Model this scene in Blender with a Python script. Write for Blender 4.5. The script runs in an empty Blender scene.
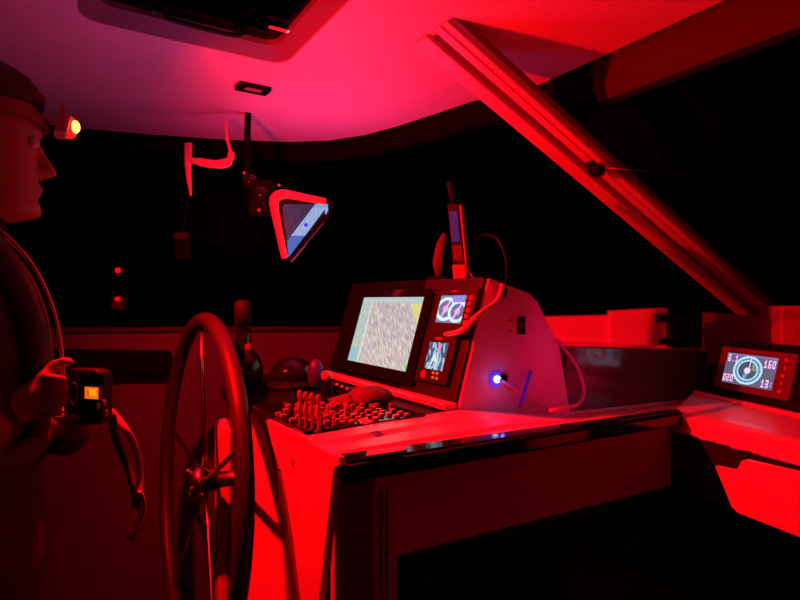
import bpy, bmesh, math, random
from mathutils import Vector, Matrix, noise
random.seed(7)
C = bpy.context.scene.collection
sc = bpy.context.scene
PI = math.pi
CAMZ, FP = 1.35, 560.0

# ------------------------------------------------ camera, world, lights, exposure
cd = bpy.data.cameras.new('camera'); cam = bpy.data.objects.new('camera', cd); C.objects.link(cam)
cam.location = (0, 0, CAMZ); cam.rotation_euler = (PI/2, 0, 0)
cd.sensor_width = 36; cd.lens = FP/800*36; cd.clip_start = 0.02
sc.camera = cam
w = bpy.data.worlds.new('night'); sc.world = w; w.use_nodes = True
w.node_tree.nodes['Background'].inputs[0].default_value = (0.02, 0.0, 0.004, 1)
w.node_tree.nodes['Background'].inputs[1].default_value = 0.02
sc.view_settings.view_transform = 'Standard'; sc.view_settings.look = 'None'
sc.view_settings.gamma = 1; sc.view_settings.exposure = 0
sc.view_settings.use_curve_mapping = False
sc.cycles.max_bounces = 6; sc.cycles.sample_clamp_indirect = 3

def lamp(name, kind, loc, target, power, color, size=0.05, **kw):
    l = bpy.data.lights.new(name, kind); l.energy = power; l.color = color
    if kind == 'AREA': l.size = size
    else: l.shadow_soft_size = size
    for k, v in kw.items(): setattr(l, k, v)
    o = bpy.data.objects.new(name, l); C.objects.link(o); o.location = loc
    o.rotation_euler = (Vector(target)-Vector(loc)).to_track_quat('-Z', 'Y').to_euler()
    return o
RED = (1.0, 0.0004, 0.0015)
# the headlamp's beam
lamp('headlamp_beam', 'SPOT', (-0.60, 1.075, 1.672), (0.10, 1.62, 1.15), 150, RED, 0.012, spot_size=3.05, spot_blend=0.9)
# added red spot beside the camera, tipped up to starboard to brighten the ceiling
lamp('ceiling_red_fill', 'SPOT', (0.03, -0.03, 1.44), (0.72, 1.30, 2.05), 42, RED, 0.02, spot_size=1.08, spot_blend=1.0)
# added dim red fill lamp, unseen behind the camera
lamp('rear_red_fill', 'AREA', (0.3, -0.9, 1.7), (0.2, 1.5, 1.0), 1.4, (1.0, 0.002, 0.03), 0.12)
# added lamp standing in for light the plotter screen throws up and aft
lamp('plotter_glow_fill', 'AREA', (-0.30, 1.28, 1.32), (-0.40, 1.30, 2.0), 0.45, (1.0, 0.07, 0.40), 0.3, spread=1.65)
# added pink fill, unseen behind the plotter, washing the front of the hardtop
lamp('hardtop_pink_fill', 'AREA', (-0.22, 1.98, 1.40), (-0.34, 1.80, 2.0), 1.5, (1.0, 0.06, 0.33), 0.35, spread=2.3)
lamp('display_glow_fill', 'SPOT', (0.72, 0.95, 1.30), (0.40, 1.42, 1.22), 3.4, (1.0, 0.0, 0.13), 0.05, spot_size=.72, spot_blend=.8)  # added red spot on the pod side, standing in for the right-hand display's light

# ------------------------------------------------ layout helpers
F = Vector((math.sin(math.radians(58)), math.cos(math.radians(58)), 0))   # the boat's forward
R = Vector((F.y, -F.x, 0))                                                # starboard
U = Vector((0, 0, 1))
def V(px, py, d): return Vector(((px-400)/FP*d, d, CAMZ+(300-py)/FP*d))
def G(px, py, z):
    d = (CAMZ-z)*FP/(py-300); return V(px, py, d)
def L(x, y, z): return Vector((x, y, z))

# ------------------------------------------------ materials
def mat(name, col, rough=0.5, metal=0.0, coat=0.0, bump=0.0, scale=30, emit=None, es=1.0, var=0.0, spec=0.5):
    m = bpy.data.materials.new(name); m.use_nodes = True
    nt = m.node_tree; b = nt.nodes['Principled BSDF']
    b.inputs['Roughness'].default_value = rough; b.inputs['Metallic'].default_value = metal
    b.inputs['Coat Weight'].default_value = coat; b.inputs['Coat Roughness'].default_value = 0.08
    b.inputs['Specular IOR Level'].default_value = spec
    b.inputs['Base Color'].default_value = (*col, 1)
    tc = nt.nodes.new('ShaderNodeTexCoord'); nz = nt.nodes.new('ShaderNodeTexNoise')
    nz.inputs['Scale'].default_value = scale; nz.inputs['Detail'].default_value = 4
    nt.links.new(tc.outputs['Object'], nz.inputs['Vector'])
    if var > 0:
        mx = nt.nodes.new('ShaderNodeMix'); mx.data_type = 'RGBA'
        mx.inputs[6].default_value = (*[c*(1-var) for c in col], 1); mx.inputs[7].default_value = (*[min(1, c*(1+var)) for c in col], 1)
        nt.links.new(nz.outputs['Fac'], mx.inputs[0]); nt.links.new(mx.outputs[2], b.inputs['Base Color'])
    if bump > 0:
        bp = nt.nodes.new('ShaderNodeBump'); bp.inputs['Strength'].default_value = bump; bp.inputs['Distance'].default_value = 0.002
        nt.links.new(nz.outputs['Fac'], bp.inputs['Height']); nt.links.new(bp.outputs[0], b.inputs['Normal'])
    if emit:
        b.inputs['Emission Color'].default_value = (*emit, 1); b.inputs['Emission Strength'].default_value = es
    return m
M = {
 'gelcoat': mat('gelcoat', (.78, .77, .76), .38, coat=.15, bump=.05, scale=8, var=.04),
 'headliner': mat('headliner', (.78, .76, .78), .6, bump=.12, scale=14, var=.06),
 'glossy': mat('glossy_laminate', (.15, .10, .14), .12, coat=.5, var=.05),
 'panel': mat('side_laminate', (.6, .52, .55), .4, bump=.1, scale=12, var=.15),
 'dark_panel': mat('dark_laminate', (.16, .14, .15), .45, bump=.1, scale=18, var=.2),
 'port_panel': mat('port_laminate', (.07, .05, .14), .5, bump=.05, var=.1),
 'black': mat('black_plastic', (.005, .005, .005), .45, spec=.15, bump=.1, scale=90, var=.2),
 'gloss_black': mat('gloss_black', (.005, .005, .005), .1, coat=.3, spec=.3, var=.1),
 'bezel': mat('bezel_plastic', (.014, .013, .013), .45, spec=.25, bump=.1, scale=120, var=.1),
 'rubber': mat('black_rubber', (.004, .004, .004), .7, spec=.2, bump=.3, scale=80, var=.2),
 'night_black': mat('matt_black', (.0025, .0023, .0023), .8, spec=.05, bump=.1),
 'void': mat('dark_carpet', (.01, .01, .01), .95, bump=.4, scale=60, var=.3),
 'leather': mat('wheel_leather', (.026, .024, .024), .42, spec=.35, bump=.3, scale=110, var=.2),
 'steel': mat('stainless_steel', (.62, .62, .64), .22, metal=1, bump=.03, var=.05),
 'alu': mat('painted_aluminium', (.62, .6, .6), .38, bump=.05, var=.05),
 'groove': mat('black_gasket', (.10, .10, .10), .6, bump=.2, var=.1),
 'header': mat('grey_header', (.016, .015, .015), .6, bump=.1, var=.1),
 'white_plastic': mat('white_plastic', (.75, .75, .75), .35, bump=.05, var=.04),
 'knob': mat('pale_knob', (.34, .30, .30), .35, bump=.05, var=.08),
 'cable': mat('pale_cable', (.6, .58, .58), .4, bump=.1, var=.08),
 'skin': mat('skin', (.34, .13, .09), .5, bump=.15, scale=120, var=.1),
 'hair': mat('hair', (.05, .035, .03), .7, bump=.9, scale=70, var=.4),
 'jacket': mat('jacket_fabric', (.018, .018, .02), .85, bump=.5, scale=40, var=.3),
 'vest': mat('vest_fabric', (.03, .03, .03), .7, bump=.4, scale=60, var=.3),
 'piping': mat('reflective_piping', (.45, .42, .42), .4, bump=.1, var=.1),
 'cloth': mat('pale_cloth', (.09, .08, .08), .8, spec=.2, bump=.6, scale=50, var=.2),
 'trousers': mat('trouser_fabric', (.02, .02, .022), .9, bump=.4, scale=60, var=.3),
 'blueglow': mat('blue_ring_light', (.02, .02, .1), .4, emit=(.03, .08, 1.0), es=5),
 'whiteglow': mat('white_led', (.8, .8, .9), .4, emit=(.55, .7, 1.0), es=3),
 'green': mat('green_led', (.02, .2, .02), .4, emit=(.08, .8, .03), es=1),
 'orange_led': mat('orange_led', (.2, .05, .02), .4, emit=(1, .12, .01), es=.8),
 'red_led': mat('backlit_red_key', (.2, .01, .01), .5, emit=(.75, .0, .003), es=.9),
 'dim_red': mat('dim_backlit_mark', (.2, .01, .01), .5, emit=(.3, .0, .003), es=.8),
 'lamp_lens': mat('lit_headlamp_lens', (1, .3, .2), .3, emit=(1, .35, .06), es=4),
 'reflection_blue': mat('reflection_pale_blue', (.12, .13, .4), .35, bump=.05, var=.1),
 'lilac': mat('lilac_screen', (.01, .01, .02), .4, emit=(.05, .015, .12), es=.8, spec=.05),
 'paper': mat('pale_paper', (.6, .65, .85), .7, bump=.1, var=.05),
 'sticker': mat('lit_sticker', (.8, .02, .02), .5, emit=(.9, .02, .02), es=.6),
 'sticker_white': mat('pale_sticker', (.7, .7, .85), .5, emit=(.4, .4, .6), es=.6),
}
def glass_mat(name, tint, ior=1.22):
    m = bpy.data.materials.new(name); m.use_nodes = True
    nt = m.node_tree; nt.nodes.clear()
    out = nt.nodes.new('ShaderNodeOutputMaterial'); mx = nt.nodes.new('ShaderNodeMixShader')
    tr = nt.nodes.new('ShaderNodeBsdfTransparent'); gl = nt.nodes.new('ShaderNodeBsdfGlossy'); fr = nt.nodes.new('ShaderNodeFresnel')
    tr.inputs[0].default_value = (*tint, 1); gl.inputs['Roughness'].default_value = .03; fr.inputs[0].default_value = ior
    nt.links.new(fr.outputs[0], mx.inputs[0]); nt.links.new(tr.outputs[0], mx.inputs[1]); nt.links.new(gl.outputs[0], mx.inputs[2])
    nt.links.new(mx.outputs[0], out.inputs[0]); return m
M['glass'] = glass_mat('window_glass', (.5, .5, .5), 1.08)
M['hatch_glass'] = glass_mat('smoked_hatch_glass', (.15, .15, .15), 1.16)
def screen_mat(name, es):
    m = bpy.data.materials.new(name); m.use_nodes = True
    nt = m.node_tree; b = nt.nodes['Principled BSDF']
    a = nt.nodes.new('ShaderNodeVertexColor'); a.layer_name = 'picture'
    b.inputs['Base Color'].default_value = (.001, .001, .001, 1); b.inputs['Roughness'].default_value = .4; b.inputs['Specular IOR Level'].default_value = .02
    nt.links.new(a.outputs[0], b.inputs['Emission Color']); b.inputs['Emission Strength'].default_value = es
    return m
M['screen'] = screen_mat('lit_screen', 1.0)

# ------------------------------------------------ object helpers
def wloc(o):
    p = Vector((0, 0, 0))
    while o is not None:
        p += o.location; o = o.parent
    return p
def link(name, bm, m, parent=None, smooth=False, bev=0.0, seg=2):
    """one mesh object; bm holds world coordinates, shifted to the parent's origin"""
    if parent is not None:
        bmesh.ops.translate(bm, verts=bm.verts, vec=-wloc(parent))
    bmesh.ops.recalc_face_normals(bm, faces=bm.faces)
    me = bpy.data.meshes.new(name); bm.to_mesh(me); bm.free()
    me.materials.append(m if not isinstance(m, str) else M[m])
    if smooth:
        for p in me.polygons: p.use_smooth = True
    o = bpy.data.objects.new(name, me); C.objects.link(o)
    if parent is not None: o.parent = parent
    if bev > 0:
        md = o.modifiers.new('bevel', 'BEVEL'); md.width = bev; md.segments = seg; md.limit_method = 'ANGLE'; md.angle_limit = .6
    return o
def thing(name, label, cat, loc, group=None):
    o = bpy.data.objects.new(name, None); C.objects.link(o); o.location = loc; o.empty_display_size = .05
    o['label'] = label; o['category'] = cat
    if group: o['group'] = group
    return o
def tag(o, label, cat, group=None):
    o['label'] = label; o['category'] = cat
    if group: o['group'] = group
    return o
def struct(o): o['kind'] = 'structure'; return o
def prism(pts, vec, bm=None):
    bm = bm or bmesh.new(); n = len(pts); vec = Vector(vec)
    a = [bm.verts.new(p) for p in pts]; b = [bm.verts.new(Vector(p)+vec) for p in pts]
    bm.faces.new(a); bm.faces.new(list(reversed(b)))
    for i in range(n): bm.faces.new((a[i], b[i], b[(i+1) % n], a[(i+1) % n]))
    return bm
def box(c, ex, ey, ez, bm=None):
    """box with centre c and full edge vectors"""
    c, ex, ey, ez = Vector(c), Vector(ex), Vector(ey), Vector(ez)
    q = [c-ex/2-ey/2-ez/2, c+ex/2-ey/2-ez/2, c+ex/2+ey/2-ez/2, c-ex/2+ey/2-ez/2]
    return prism(q, ez, bm)
def smooth_path(pts, n=8):
    pts = [Vector(p) for p in pts]
    if len(pts) < 3: return pts
    out = []
    for i in range(len(pts)-1):
        p0 = pts[max(i-1, 0)]; p1 = pts[i]; p2 = pts[i+1]; p3 = pts[min(i+2, len(pts)-1)]
        for k in range(n):
            t = k/n
            out.append(.5*((2*p1)+(-p0+p2)*t+(2*p0-5*p1+4*p2-p3)*t*t+(-p0+3*p1-3*p2+p3)*t**3))
    out.append(pts[-1]); return out
def tube(pts, r, seg=10, bm=None, flat=None, closed=False):
    """swept tube; r a number or list; flat=(vector, factor) squashes it"""
    bm = bm or bmesh.new(); n = len(pts); rings = []; pts = [Vector(p) for p in pts]
    up = None
    for i in range(n):
        if closed: t = pts[(i+1) % n]-pts[i-1]
        else: t = pts[min(i+1, n-1)]-pts[max(i-1, 0)]
        t.normalize()
        if up is None:
            up = Vector((0, 0, 1)) if abs(t.z) < .9 else Vector((1, 0, 0))
        a = t.cross(up).normalized(); b = a.cross(t).normalized(); up = b
        rr = r[i] if isinstance(r, (list, tuple)) else r
        ring = []
        for k in range(seg):
            o = (a*math.cos(2*PI*k/seg)+b*math.sin(2*PI*k/seg))*rr
            if flat: fv = Vector(flat[0]).normalized(); o = o-fv*o.dot(fv)*(1-flat[1])
            ring.append(bm.verts.new(pts[i]+o))
        rings.append(ring)
    m = n if closed else n-1
    for i in range(m):
        A, B = rings[i], rings[(i+1) % n]
        for k in range(seg): bm.faces.new((A[k], A[(k+1) % seg], B[(k+1) % seg], B[k]))
    if not closed:
        bm.faces.new(list(reversed(rings[0]))); bm.faces.new(rings[-1])
    return bm
def lathe(prof, org, axis=(0, 0, 1), seg=20, bm=None):
    """prof: list of (radius, height along the axis)"""
    bm = bm or bmesh.new(); axis = Vector(axis).normalized()
    a = axis.orthogonal().normalized(); b = axis.cross(a); org = Vector(org); rings = []
    for r, h in prof:
        if r < 1e-5: rings.append([bm.verts.new(org+axis*h)])
        else: rings.append([bm.verts.new(org+axis*h+(a*math.cos(2*PI*k/seg)+b*math.sin(2*PI*k/seg))*r) for k in range(seg)])
    for A, B in zip(rings, rings[1:]):
        for k in range(seg):
            k2 = (k+1) % seg
            if len(A) == 1 and len(B) == 1: break
            if len(A) == 1: bm.faces.new((A[0], B[k2], B[k]))
            elif len(B) == 1: bm.faces.new((A[k], A[k2], B[0]))
            else: bm.faces.new((A[k], A[k2], B[k2], B[k]))
    if len(rings[0]) > 1: bm.faces.new(list(reversed(rings[0])))
    if len(rings[-1]) > 1: bm.faces.new(rings[-1])
    return bm
def cyl(p0, p1, r, seg=16, bm=None):
    p0, p1 = Vector(p0), Vector(p1); return lathe([(r, 0), (r, (p1-p0).length)], p0, p1-p0, seg, bm)
def ball(c, r, bm=None, sc3=(1, 1, 1), seg=14):
    bm = bm or bmesh.new()
    mtx = Matrix.Translation(c) @ Matrix.Diagonal((*sc3, 1))
    bmesh.ops.create_uvsphere(bm, u_segments=seg, v_segments=seg//2+2, radius=r, matrix=mtx); return bm
def rrect(c, ex, ey, w_, h_, rad, n=4):
    c, ex, ey = Vector(c), Vector(ex).normalized(), Vector(ey).normalized(); out = []
    for sx, sy, a0 in ((1, 1, 0), (-1, 1, 90), (-1, -1, 180), (1, -1, 270)):
        for k in range(n+1):
            a = math.radians(a0+90*k/n)
            out.append(c+ex*(sx*(w_/2-rad)+rad*math.cos(a))+ey*(sy*(h_/2-rad)+rad*math.sin(a)))
    return out
def ringprism(outer, inner, vec, bm=None):
    """frame between two outlines with the same number of points"""
    bm = bm or bmesh.new(); vec = Vector(vec); n = len(outer)
    o0 = [bm.verts.new(p) for p in outer]; i0 = [bm.verts.new(p) for p in inner]
    o1 = [bm.verts.new(Vector(p)+vec) for p in outer]; i1 = [bm.verts.new(Vector(p)+vec) for p in inner]
    for k in range(n):
        j = (k+1) % n
        bm.faces.new((o0[k], o0[j], i0[j], i0[k])); bm.faces.new((o1[k], i1[k], i1[j], o1[j]))
        bm.faces.new((o0[k], o1[k], o1[j], o0[j])); bm.faces.new((i0[k], i0[j], i1[j], i1[k]))
    return bm
def lin(c):
    return tuple((v/12.92 if v <= .04045 else ((v+.055)/1.055)**2.4) for v in c)
def screen(name, bl, br, tl, nx, ny, fn, parent, tr=None, mask=None):
    """flat lit screen; fn(u, v) gives its sRGB picture, u to the right, v up"""
    bl, br, tl = Vector(bl), Vector(br), Vector(tl); org = wloc(parent)
    ex, ey = br-bl, tl-bl
    verts = [bl+ex*(i/nx)+ey*(j/ny)-org for j in range(ny+1) for i in range(nx+1)]
    faces, cols = [], []
    for j in range(ny):
        for i in range(nx):
            u, v = (i+.5)/nx, (j+.5)/ny
            if mask and not mask(u, v): continue
            faces.append((j*(nx+1)+i, j*(nx+1)+i+1, (j+1)*(nx+1)+i+1, (j+1)*(nx+1)+i)); cols.append(lin(fn(u, v)))
    me = bpy.data.meshes.new(name); me.from_pydata(verts, [], faces)
    ca = me.color_attributes.new('picture', 'FLOAT_COLOR', 'CORNER')
    flat = []
    for c in cols: flat += [c[0], c[1], c[2], 1.0]*4
    ca.data.foreach_set('color', flat)
    me.materials.append(M['screen'])
    o = bpy.data.objects.new(name, me); C.objects.link(o); o.parent = parent; return o

# ------------------------------------------------ the setting
bm = prism([L(-3.2, -2, -.05), L(3.2, -2, -.05), L(3.2, 4.5, -.05), L(-3.2, 4.5, -.05)], (0, 0, .05))
struct(link('floor', bm, 'void'))

# ceiling: hardtop underside with a rounded front port corner and a hatch opening
ZC = 2.0
def GC(px, py): d = (ZC-CAMZ)*FP/(300-py); p = V(px, py, d); return p
front = [GC(*p) for p in ((-40, 112), (20, 120), (65, 127), (150, 134.5), (230, 140), (290, 142), (330, 140.5), (365, 135), (400, 125.5), (435, 114), (472, 101.5), (500, 95), (532, 88))]
front += [GC(590, 62), GC(660, 30), GC(725, 0)]
dirR = (front[-1]-front[-3]).normalized()
front.append(front[-1]+dirR*1.6)
outline = [L(-2.6, -1.6, ZC), L(-2.6, 1.55, ZC)]+front+[L(front[-1].x, -1.6, ZC)]
HA = GC(284, 66); HB = HA-F*.50; HC = HB+R*.52; HD = HA+R*.52
hc = (HA+HC)/2
hole = rrect(hc, F, R, .50, .52, .05, 4)
bm = bmesh.new()
ov = [bm.verts.new(p) for p in outline]; hv = [bm.verts.new(p) for p in hole]
ed = [bm.edges.new((ov[i], ov[(i+1) % len(ov)])) for i in range(len(ov))]+[bm.edges.new((hv[i], hv[(i+1) % len(hv)])) for i in range(len(hv))]
bmesh.ops.triangle_fill(bm, edges=ed, use_beauty=True)
r_ = bmesh.ops.extrude_face_region(bm, geom=bm.faces[:])
bmesh.ops.translate(bm, verts=[g for g in r_['geom'] if isinstance(g, bmesh.types.BMVert)], vec=(0, 0, .07))
ceil = struct(link('ceiling', bm, 'headliner'))
# header below the front edge of the hardtop, dark to port, grey to starboard
def header(idx, drop, m, nm):
    bm = bmesh.new(); hd = front[idx[0]:idx[1]]
    rows = []
    for k, p in enumerate(hd):
        t_ = (hd[min(k+1, len(hd)-1)]-hd[max(k-1, 0)]).normalized(); nr = Vector((-t_.y, t_.x, 0))
        a = p+nr*.012; rows.append([a+U*.05, a-U*(drop*.7), a+nr*.02-U*drop, a+nr*.06-U*drop, a+nr*.06+U*.05])
    for X, Y in zip(rows, rows[1:]):
        pass
    rv = [[bm.verts.new(q) for q in r_] for r_ in rows]
    for X, Y in zip(rv, rv[1:]):
        for k in range(5): bm.faces.new((X[k], X[(k+1) % 5], Y[(k+1) % 5], Y[k]))
    bm.faces.new(rv[0]); bm.faces.new(list(reversed(rv[-1])))
    struct(link(nm, bm, m))
header((1, 14), .07, 'night_black', 'trim_1')
header((13, 17), .105, 'header', 'trim_6')

# hatch in the ceiling
t = thing('roof_hatch', 'square roof hatch with smoked dark pane, recessed in the hardtop ceiling', 'hatch', hc)
outer = rrect(hc+U*.002, F, R, .498, .518, .05, 4); inner = rrect(hc+U*.002, F, R, .42, .44, .035, 4)
bm = bmesh.new(); n = len(outer)
lv = [[bm.verts.new(p) for p in outer], [bm.verts.new(p+U*.012) for p in rrect(hc, F, R, .47, .49, .045, 4)], [bm.verts.new(p+U*.028) for p in rrect(hc, F, R, .425, .445, .035, 4)], [bm.verts.new(p+U*.05) for p in rrect(hc, F, R, .42, .44, .035, 4)], [bm.verts.new(p+U*.05) for p in outer]]
for A, B in zip(lv, lv[1:]+lv[:1]):
    for k in range(n): bm.faces.new((A[k], A[(k+1) % n], B[(k+1) % n], B[k]))
link('frame', bm, mat('hatch_frame', (.14, .13, .13), .45, bump=.05), t, smooth=False)
link('pane', prism(rrect(hc+U*.042, F, R, .425, .445, .035, 4), (0, 0, .006)), 'hatch_glass', t)
hl = HA-F*.10+R*.065+U*.034
h1 = link('handle', tube(smooth_path([hl-F*.22, hl-F*.2-U*.014, hl-F*.06-U*.014, hl-F*.04]), .006), 'black', t)
for k, o_ in enumerate((.05, .27)):
    link('hinge', box(hc+F*(.16-o_)+R*(-.20)+U*.03, F*.03, R*.02, U*.012), 'steel', t, bev=.002)
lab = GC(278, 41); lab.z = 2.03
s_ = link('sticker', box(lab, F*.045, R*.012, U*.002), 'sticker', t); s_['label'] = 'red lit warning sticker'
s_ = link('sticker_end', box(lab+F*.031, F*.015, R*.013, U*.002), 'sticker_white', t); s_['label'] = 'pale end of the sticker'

# small ceiling fitting
fc = GC(253, 87)-U*.0
t = thing('ceiling_light', 'small dark unlit rectangular light fitting set in the ceiling', 'light', fc)
link('housing', ringprism(rrect(fc-U*.010, F, R, .098, .060, .004, 2), rrect(fc-U*.010, F, R, .052, .030, .004, 2), (0, 0, .011)), 'black', t)
link('diffuser', prism(rrect(fc-U*.008, F, R, .052, .030, .004, 2), (0, 0, .008)), mat('frosted_diffuser', (.3, .25, .3), .5), t)

# port bulkhead under the window
pa, pb = L(-1.75, 1.9, 0), L(.45, 2.95, 0)
wd = (pb-pa).normalized(); wn = Vector((wd.y, -wd.x, 0))
za, zb = 1.35-.033/.56*1.95, 1.35-.030/.56*2.9
bm = prism([pa, pb, L(pb.x, pb.y, zb), L(pa.x, pa.y, za)], -wn*.06)
struct(link('wall_port', bm, 'port_panel', bev=.004))
bm = prism([L(pa.x, pa.y, za)+wn*.02, L(pb.x, pb.y, zb)+wn*.02, L(pb.x, pb.y, zb)-wn*.10, L(pa.x, pa.y, za)-wn*.10], (0, 0, .02))
struct(link('trim_2', bm, 'header', bev=.004))
pane = struct(link('window_1', prism([L(pa.x, pa.y, za+.02)-wn*.03, L(pb.x, pb.y, zb+.02)-wn*.03, L(pb.x-.1, pb.y-.1, 2.0)-wn*.12, L(pa.x, pa.y, 2.0)-wn*.12], -wn*.006), 'glass'))
# black shelf rail on the port bulkhead
q0, q1 = V(20, 361, 1.99), V(172, 362, 2.21)
t = thing('port_rail', 'black padded rail along the port bulkhead behind the steering wheel', 'rail', (q0+q1)/2)
dq = (q1-q0).normalized()
link('rail', box((q0+q1)/2, (q1-q0), Vector((dq.y, -dq.x, 0))*.05, U*.090), 'night_black', t, bev=.015, seg=3)
for k in (.12, .5, .88):
    p = q0.lerp(q1, k); link('bracket', box(p+Vector((-dq.y, dq.x, 0))*.06, dq*.03, Vector((dq.y, -dq.x, 0))*.09, U*.03), 'steel', t, bev=.003)
# ------------------------------------------------ helm console
KS = .883
def zq(z): return CAMZ-(CAMZ-z)*KS
E0, E1 = L(-.105*KS, .984*KS, 0), L(.725*KS, 1.45*KS, 0)          # the lip of its starboard side
ed_ = (E1-E0).normalized(); en = Vector((ed_.y, -ed_.x, 0))
def zz(p, z): return L(p.x, p.y, z)
D0 = G(303, 437, 1.11); B = G(457, 410, 1.11); DL = G(266, 420, 1.09)
ZD = 1.11
BF = B+F*.34
con = thing('helm_console', 'white moulded helm console with black switch deck beside the steering wheel', 'console', L(.15, 1.4, 0))
K0 = zz(E0, 1.06)-en*.0
# body: starboard side with an opening, aft face, port face
jam = E0+ed_*.116
side = [zz(E0, 0), zz(jam, 0), zz(jam, zq(.86)), zz(E1, zq(.86)), zz(E1, zq(1.035)), zz(E0, zq(1.035))]
side = [p-en*.022 for p in side]
link('side_panel', prism(side, -en*.02), 'panel', con, bev=.003)
jb = [p-en*.018 for p in (zz(E0+ed_*.004, 0), zz(E0+ed_*.070, 0), zz(E0+ed_*.070, zq(1.03)), zz(E0+ed_*.004, zq(1.03)))]
link('corner_post', prism(jb, -en*.004), 'dark_panel', con, bev=.002)
for k in (.046, .056, .081, .092):
    p = E0+ed_*k-en*.0185
    link('moulding', box(zz(p, .52), ed_*.005, en*.006, U*1.03), 'dark_panel', con, bev=.002)
# opening lip of the side panel
link('opening_trim', box(zz((jam+E1)/2-en*.026, zq(.86)-.007), ed_*(E1-jam).length, en*.03, U*.018), 'black', con, bev=.004)
link('opening_trim', box(zz(jam-en*.026+ed_*.006, .45), ed_*.016, en*.03, U*.90), 'black', con, bev=.004)
# dark lip of the ledge
link('ledge_edge', box(zz((E0+E1)/2-en*.006, zq(1.044)), ed_*(E1-E0).length, en*.03, U*.029), 'gloss_black', con, bev=.005)
# ledge and stepped shoulder (strips running fore and aft)
g0, g1 = V(566, 415, 1.425), V(704, 400, 1.66)
bm = bmesh.new()
prof = [(0, 1.080), (.01, 1.092), (.30, 1.095), (.36, 1.101), (.64, 1.103), (.72, 1.1095), (1, 1.111)]
def strip(e, d_, zl):
    return [zz(e.lerp(zz(d_, 0), f_), 1.080+(z-1.080)*zl) for f_, z in prof]
secs = [strip(E0, D0, 1), strip(E0.lerp(E1, .2), D0.lerp(B, .45), 1), strip(E0.lerp(E1, .5), B, 1)]
def strip2(e, d_, zb):
    return [zz(e.lerp(zz(d_, 0), f_), (1.080 if f_ == 0 else 1.093) if f_ < .05 else 1.096+(zb-1.096)*f_) for f_, z in prof]
secs += [strip2(E0.lerp(E1, .64), g0+F*.01, 1.060), strip2(E1, g1+F*.02, 1.052)]
rv = [[bm.verts.new(p) for p in X] for X in secs]
for vx, vy in zip(rv, rv[1:]):
    for k in range(len(prof)-1): bm.faces.new((vx[k], vy[k], vy[k+1], vx[k+1]))
link('ledge', bm, 'gelcoat', con).modifiers.new('solid', 'SOLIDIFY').thickness = .004
# aft face of the console: narrow moulded panel, dark seam, port panel
low = lambda p, z=0: L(p.x, p.y, z)
def AP(px, py, off=0.0):
    d = V(px, py, 1.0)-cam.location; o0 = D0+F*off
    return cam.location+d*((o0-cam.location).dot(F)/d.dot(F))
aft = [AP(266, 420), AP(303, 437), AP(322, 450), AP(338, 458), AP(340, 466), AP(334, 468), AP(326, 540), AP(319, 600), AP(300, 800), AP(330, 800), AP(300, 600), AP(283, 480)]
aft = [AP(266, 420), AP(303, 437), AP(322, 450), AP(338, 457), AP(340, 466), AP(334, 468), AP(326, 540), AP(319, 600), AP(314, 680), AP(322, 680), AP(300, 600), AP(293, 540), AP(283, 480), AP(272, 445)]
aft[8] = AP(313, 660); aft[9] = AP(311, 660)
link('aft_panel', prism(aft, F*.012), 'gelcoat', con, bev=.002)
cq = [zz(E0+en*.002, 1.0945), zz(E1+en*.002, 1.0945), zz(E1-en*.010, 1.0965), zz(E0-en*.036, 1.0965)]
link('lip_cap', prism(cq, (0, 0, .004)), 'gloss_black', con, bev=.001)
link('latch_slot', box(AP(292.5, 463, -.001), R*.004, F*.002, U*.014), 'dark_panel', con)
link('inner_side', prism([AP(322, 470, .014), AP(300, 600, .02), AP(300, 900, .02), AP(330, 900, .02)], F*.01), 'dark_panel', con)
pl = [V(228, 400, 1.36), V(238, 399, 1.35), V(248, 404, 1.34), V(258, 418, 1.32), V(266, 440, 1.30), (V(275, 480, 1.27)), V(282, 540, 1.24), V(286, 600, 1.23), V(290, 760, 1.2), V(243, 760, 1.28), V(242, 600, 1.30), V(235, 480, 1.33)]
link('port_panel', prism(pl, F*.012), 'gelcoat', con, bev=.003)
sm = [V(246, 402, 1.37), V(268, 419, 1.24), V(276, 450, 1.22), V(285, 490, 1.2), V(301, 600, 1.13), V(318, 760, 1.06), V(282, 760, 1.25), V(280, 600, 1.26), V(273, 480, 1.30), V(262, 430, 1.33)]
link('seam', prism([p+F*.012 for p in sm], F*.01), 'dark_panel', con)
link('screw', ball(AP(280, 469, -.002), .004), 'steel', con, smooth=True)
# top deck
dk = [D0, DL, V(252, 405, 1.30), V(228, 399, 1.37), L(-.50, 1.56, 1.10), L(-.42, 1.9, 1.10), BF-R*.72, BF, B]
dk = [zz(p, ZD-.003) for p in dk]
link('deck', prism(dk, (0, 0, -.02)), 'black', con)
# dark interior walls closing the console below the deck
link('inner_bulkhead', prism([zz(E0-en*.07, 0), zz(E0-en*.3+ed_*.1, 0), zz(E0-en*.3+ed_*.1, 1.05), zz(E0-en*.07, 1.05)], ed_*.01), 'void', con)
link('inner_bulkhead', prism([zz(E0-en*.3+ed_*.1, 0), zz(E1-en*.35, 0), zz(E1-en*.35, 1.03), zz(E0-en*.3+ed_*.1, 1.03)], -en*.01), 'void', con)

# paper label, tiny clips lying on the ledge
def on_ledge(px, py, z=1.068): return G(px, py, z)
pp = [G(366, 457, 1.102), G(405, 451, 1.102), G(407, 446.5, 1.102), G(368, 451.5, 1.102)]
o = link('paper_slip', prism(pp, (0, 0, .002)), 'paper'); tag(o, 'pale blue paper slip lying on the dark console ledge edge', 'paper')

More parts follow.
